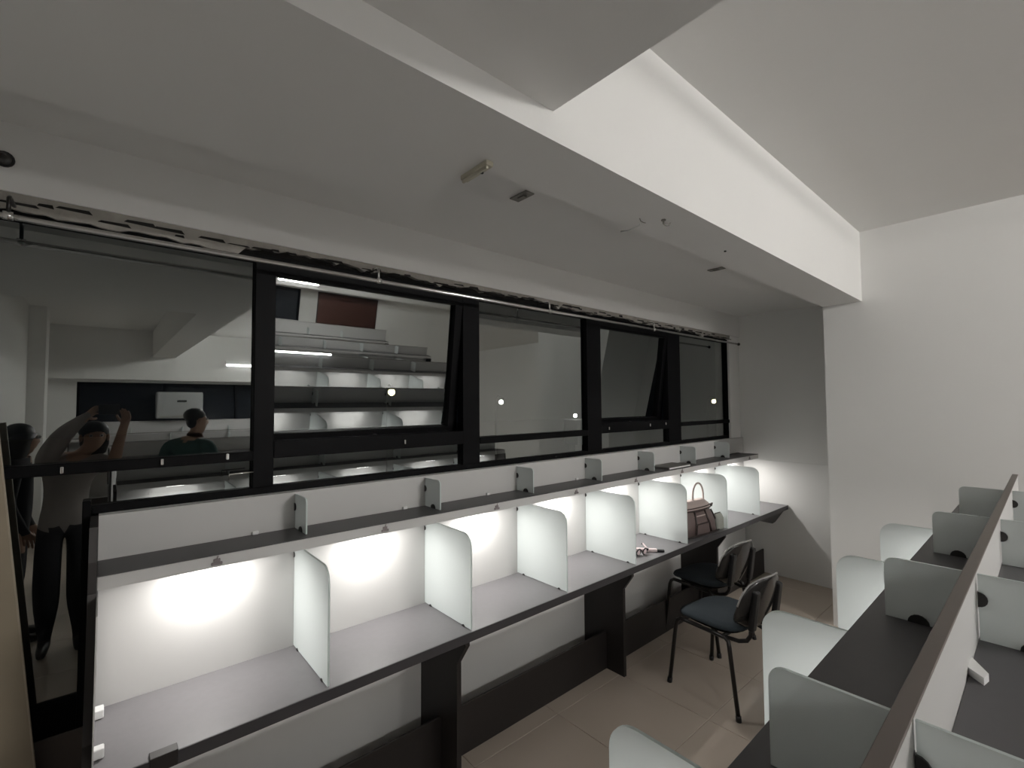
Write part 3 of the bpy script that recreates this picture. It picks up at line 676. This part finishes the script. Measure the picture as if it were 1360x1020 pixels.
# photographer: facing the window, both arms raised to the phone at the lens
def photographer():
    cx, cy = -.19, -.31
    J, Bn = {}, []
    J['pelvis'] = ((cx, cy, .93), (.125, .10)); J['waist'] = ((cx, cy, 1.08), (.13, .09)); J['chest'] = ((cx+.01, cy, 1.25), (.145, .10)); J['upper'] = ((cx+.03, cy, 1.36), (.11, .085))
    J['neck'] = ((cx+.07, cy+.01, 1.425), .050); J['nk2'] = ((cx+.11, cy+.02, 1.465), .047); J['jaw'] = ((cx+.145, cy+.04, 1.505), .060); J['skull'] = ((cx+.155, cy+.03, 1.57), .083); J['crown'] = ((cx+.158, cy+.02, 1.622), .058)
    Bn += [('pelvis', 'waist', 1), ('waist', 'chest', 1), ('chest', 'upper', 1), ('upper', 'neck', 0), ('neck', 'nk2', 0), ('nk2', 'jaw', 0), ('jaw', 'skull', 0), ('skull', 'crown', 0)]
    J['lsh'] = ((cx-.135, cy+.01, 1.37), .078); J['lel'] = ((-.215, -.145, 1.585), .064); J['lfa'] = ((-.165, -.10, 1.645), .052); J['lwr'] = ((-.075, -.030, 1.735), .028); J['lpalm'] = ((-.060, -.046, 1.748), .027)
    J['rsh'] = ((cx+.185, cy+.01, 1.37), .074); J['rel'] = ((.075, -.15, 1.345), .050); J['rfa'] = ((.085, -.15, 1.41), .043); J['rwr'] = ((.135, -.155, 1.655), .028); J['rpalm'] = ((.147, -.150, 1.703), .027)
    Bn += [('upper', 'lsh', 1), ('lsh', 'lel', 1), ('lel', 'lfa', 1), ('lfa', 'lwr', 1), ('lwr', 'lpalm', 0), ('upper', 'rsh', 1), ('rsh', 'rel', 1), ('rel', 'rfa', 0), ('rfa', 'rwr', 0), ('rwr', 'rpalm', 0)]
    fingers(J, Bn, 'l', J['lwr'][0], J['lpalm'][0], ((.55, -.55, .55), (.8, -.5, .1)), (.1, .1, .9), (.6, -.6, -.2))
    fingers(J, Bn, 'r', J['rwr'][0], J['rpalm'][0], ((-.15, -.05, .95), (-.35, .1, .8)), (.7, .45, .1), (-.5, -.2, .7))
    common_legs(J, Bn, cx, cy, (0, 1, 0), (-1, 0, 0), .93, .026)
    def hair(t, hc, hf, hs, hu):
        m = MB(); m.ball(hc - hf*.038 + hu*.052, .093, .092, .078, 20, 14)
        loft(m, [[(hc.x+p[0], hc.y-.045+p[1], hc.z+z) for p in rrect(a_, b_, 0, 2.4, 20)] for z, a_, b_ in ((.04, .088, .05), (-.05, .088, .048), (-.12, .070, .036), (-.15, .03, .02))])
        obj('hair', m, HAIR, t, True)
    return build_person('person', 'person in a grey top with both arms raised holding up a phone', J, Bn, hair, (cx, cy, 0), [SKIN, SHIRTG, TROUS, SHOE], ((cx+.152, cy+.035, 1.555), (.15, 1, 0)))
photographer()
def companion():
    cx, cy = -.49, -.66
    J, Bn = {}, []
    J['pelvis'] = ((cx, cy, .92), (.12, .10)); J['waist'] = ((cx, cy, 1.05), (.11, .09)); J['chest'] = ((cx+.005, cy, 1.22), (.13, .10)); J['upper'] = ((cx+.005, cy, 1.335), (.10, .085))
    J['neck'] = ((cx+.015, cy, 1.405), .050); J['nk2'] = ((cx+.03, cy, 1.45), .047); J['jaw'] = ((cx+.050, cy, 1.49), .062); J['skull'] = ((cx+.045, cy, 1.555), .084); J['crown'] = ((cx+.038, cy, 1.61), .060)
    Bn += [('pelvis', 'waist', 1), ('waist', 'chest', 1), ('chest', 'upper', 1), ('upper', 'neck', 0), ('neck', 'nk2', 0), ('nk2', 'jaw', 0), ('jaw', 'skull', 0), ('skull', 'crown', 0)]
    for s_, q in ((1, 'l'), (-1, 'r')):
        J[q+'sh'] = ((cx, cy+.165*s_, 1.335), .064); J[q+'el'] = ((cx-.02, cy+.205*s_, 1.07), .046); J[q+'fa'] = ((cx+.01, cy+.20*s_, 1.0), .040); J[q+'wr'] = ((cx+.08, cy+.17*s_, .84), .027); J[q+'palm'] = ((cx+.095, cy+.165*s_, .80), .027)
        Bn += [('upper', q+'sh', 1), (q+'sh', q+'el', 1), (q+'el', q+'fa', 1), (q+'fa', q+'wr', 1), (q+'wr', q+'palm', 0)]
        fingers(J, Bn, q, J[q+'wr'][0], J[q+'palm'][0], ((.2, 0, -.95), (.05, -.4*s_, -.9)), (-1, 0, 0.1), (.55, -.2*s_, -.7))
    common_legs(J, Bn, cx, cy, (1, 0, 0), (0, 1, 0), .92)
    def hair(t, hc, hf, hs, hu):
        m = MB(); m.ball(hc - hf*.042 + hu*.050, .094, .096, .082, 20, 14)
        rings = []
        for z, a, b, off in ((.05, .085, .094, -.03), (-.03, .076, .102, -.050), (-.12, .070, .110, -.075), (-.22, .068, .118, -.095), (-.34, .060, .115, -.105), (-.46, .046, .090, -.110), (-.55, .02, .04, -.108)):
            rings.append([(hc.x+off*.7+p[0], hc.y+p[1], hc.z+z) for p in rrect(a, b, 0, 2.4, 20)])
        loft(m, rings); obj('hair', m, HAIR, t, True)
    return build_person('person', 'person with long black hair and dark clothes standing beside the side wall', J, Bn, hair, (cx, cy, 0), [SKIN, TROUS, TROUS, SHOE], ((cx+.048, cy, 1.54), (1, .12, 0)))
companion()
ph = thing('smartphone', 'dark smartphone held up level by the person taking the photo', 'phone', Vector((0, 0, CAM_H)))
ph.rotation_mode = 'QUATERNION'; ph.rotation_quaternion = Matrix(((rt.x, up.x, -fw.x), (rt.y, up.y, -fw.y), (rt.z, up.z, -fw.z))).to_quaternion()
obj('body', MB().rbox(-.018, .142, -.064, .014, .0045, .0125, .004, 0, 3), BLACKP, ph, True)
obj('lens', MB().tube([(0, 0, .0045), (0, 0, .0030)], .005, 14), SHELL, ph, True)
obj('screen', MB().rbox(-.015, .139, -.061, .011, .0125, .0130, .0002), SHELL, ph, True)

# man standing in the aisle behind the nearest row, in profile facing +x
def man():
    cx, cy = .66, -1.0
    J, Bn = {}, []
    J['pelvis'] = ((cx, cy, .95), (.13, .115)); J['waist'] = ((cx, cy, 1.09), (.135, .11)); J['chest'] = ((cx, cy, 1.28), (.155, .115)); J['upper'] = ((cx+.01, cy, 1.405), (.12, .10))
    J['neck'] = ((cx+.035, cy, 1.485), .058); J['nk2'] = ((cx+.05, cy, 1.535), .055); J['jaw'] = ((cx+.075, cy, 1.585), .067); J['skull'] = ((cx+.068, cy, 1.66), .090); J['crown'] = ((cx+.06, cy, 1.72), .064)
    Bn += [('pelvis', 'waist', 1), ('waist', 'chest', 1), ('chest', 'upper', 1), ('upper', 'neck', 0), ('neck', 'nk2', 0), ('nk2', 'jaw', 0), ('jaw', 'skull', 0), ('skull', 'crown', 0)]
    for s_, q in ((1, 'l'), (-1, 'r')):
        J[q+'sh'] = ((cx, cy+.19*s_, 1.40), .072); J[q+'el'] = ((cx-.02, cy+.245*s_, 1.12), .050); J[q+'fa'] = ((cx+.01, cy+.25*s_, 1.05), .043); J[q+'wr'] = ((cx+.08, cy+.24*s_, .88), .030); J[q+'palm'] = ((cx+.095, cy+.238*s_, .835), .029)
        Bn += [('upper', q+'sh', 1), (q+'sh', q+'el', 1), (q+'el', q+'fa', 0), (q+'fa', q+'wr', 0), (q+'wr', q+'palm', 0)]
        fingers(J, Bn, q, J[q+'wr'][0], J[q+'palm'][0], ((.2, 0, -.95), (.05, -.4*s_, -.9)), (-1, 0, 0.1), (.55, -.2*s_, -.7), fr=.009)
    common_legs(J, Bn, cx, cy, (1, 0, 0), (0, 1, 0), .95)
    M = Matrix.Rotation(R(-58), 3, 'Z'); c0 = Vector((cx, cy, 0))
    for k in J:
        if k not in ('nk2', 'jaw', 'skull', 'crown', 'neck'): J[k] = (c0 + M @ (Vector(J[k][0])-c0), J[k][1])
    def hair(t, hc, hf, hs, hu):
        m = MB(); m.ball(hc - hf*.034 + hu*.055, .094, .092, .074, 20, 14); m.ball(hc - hf*.05 + hu*.0, .055, .078, .075, 16, 10)
        obj('hair', m, HAIR, t, True)
    return build_person('person', 'person with short black hair in a dark teal shirt behind the nearest row', J, Bn, hair, (cx, cy, 0), [SKIN, SHIRTT, TROUS, SHOE], ((cx+.07, cy, 1.645), (1, -.1, 0)))
man()
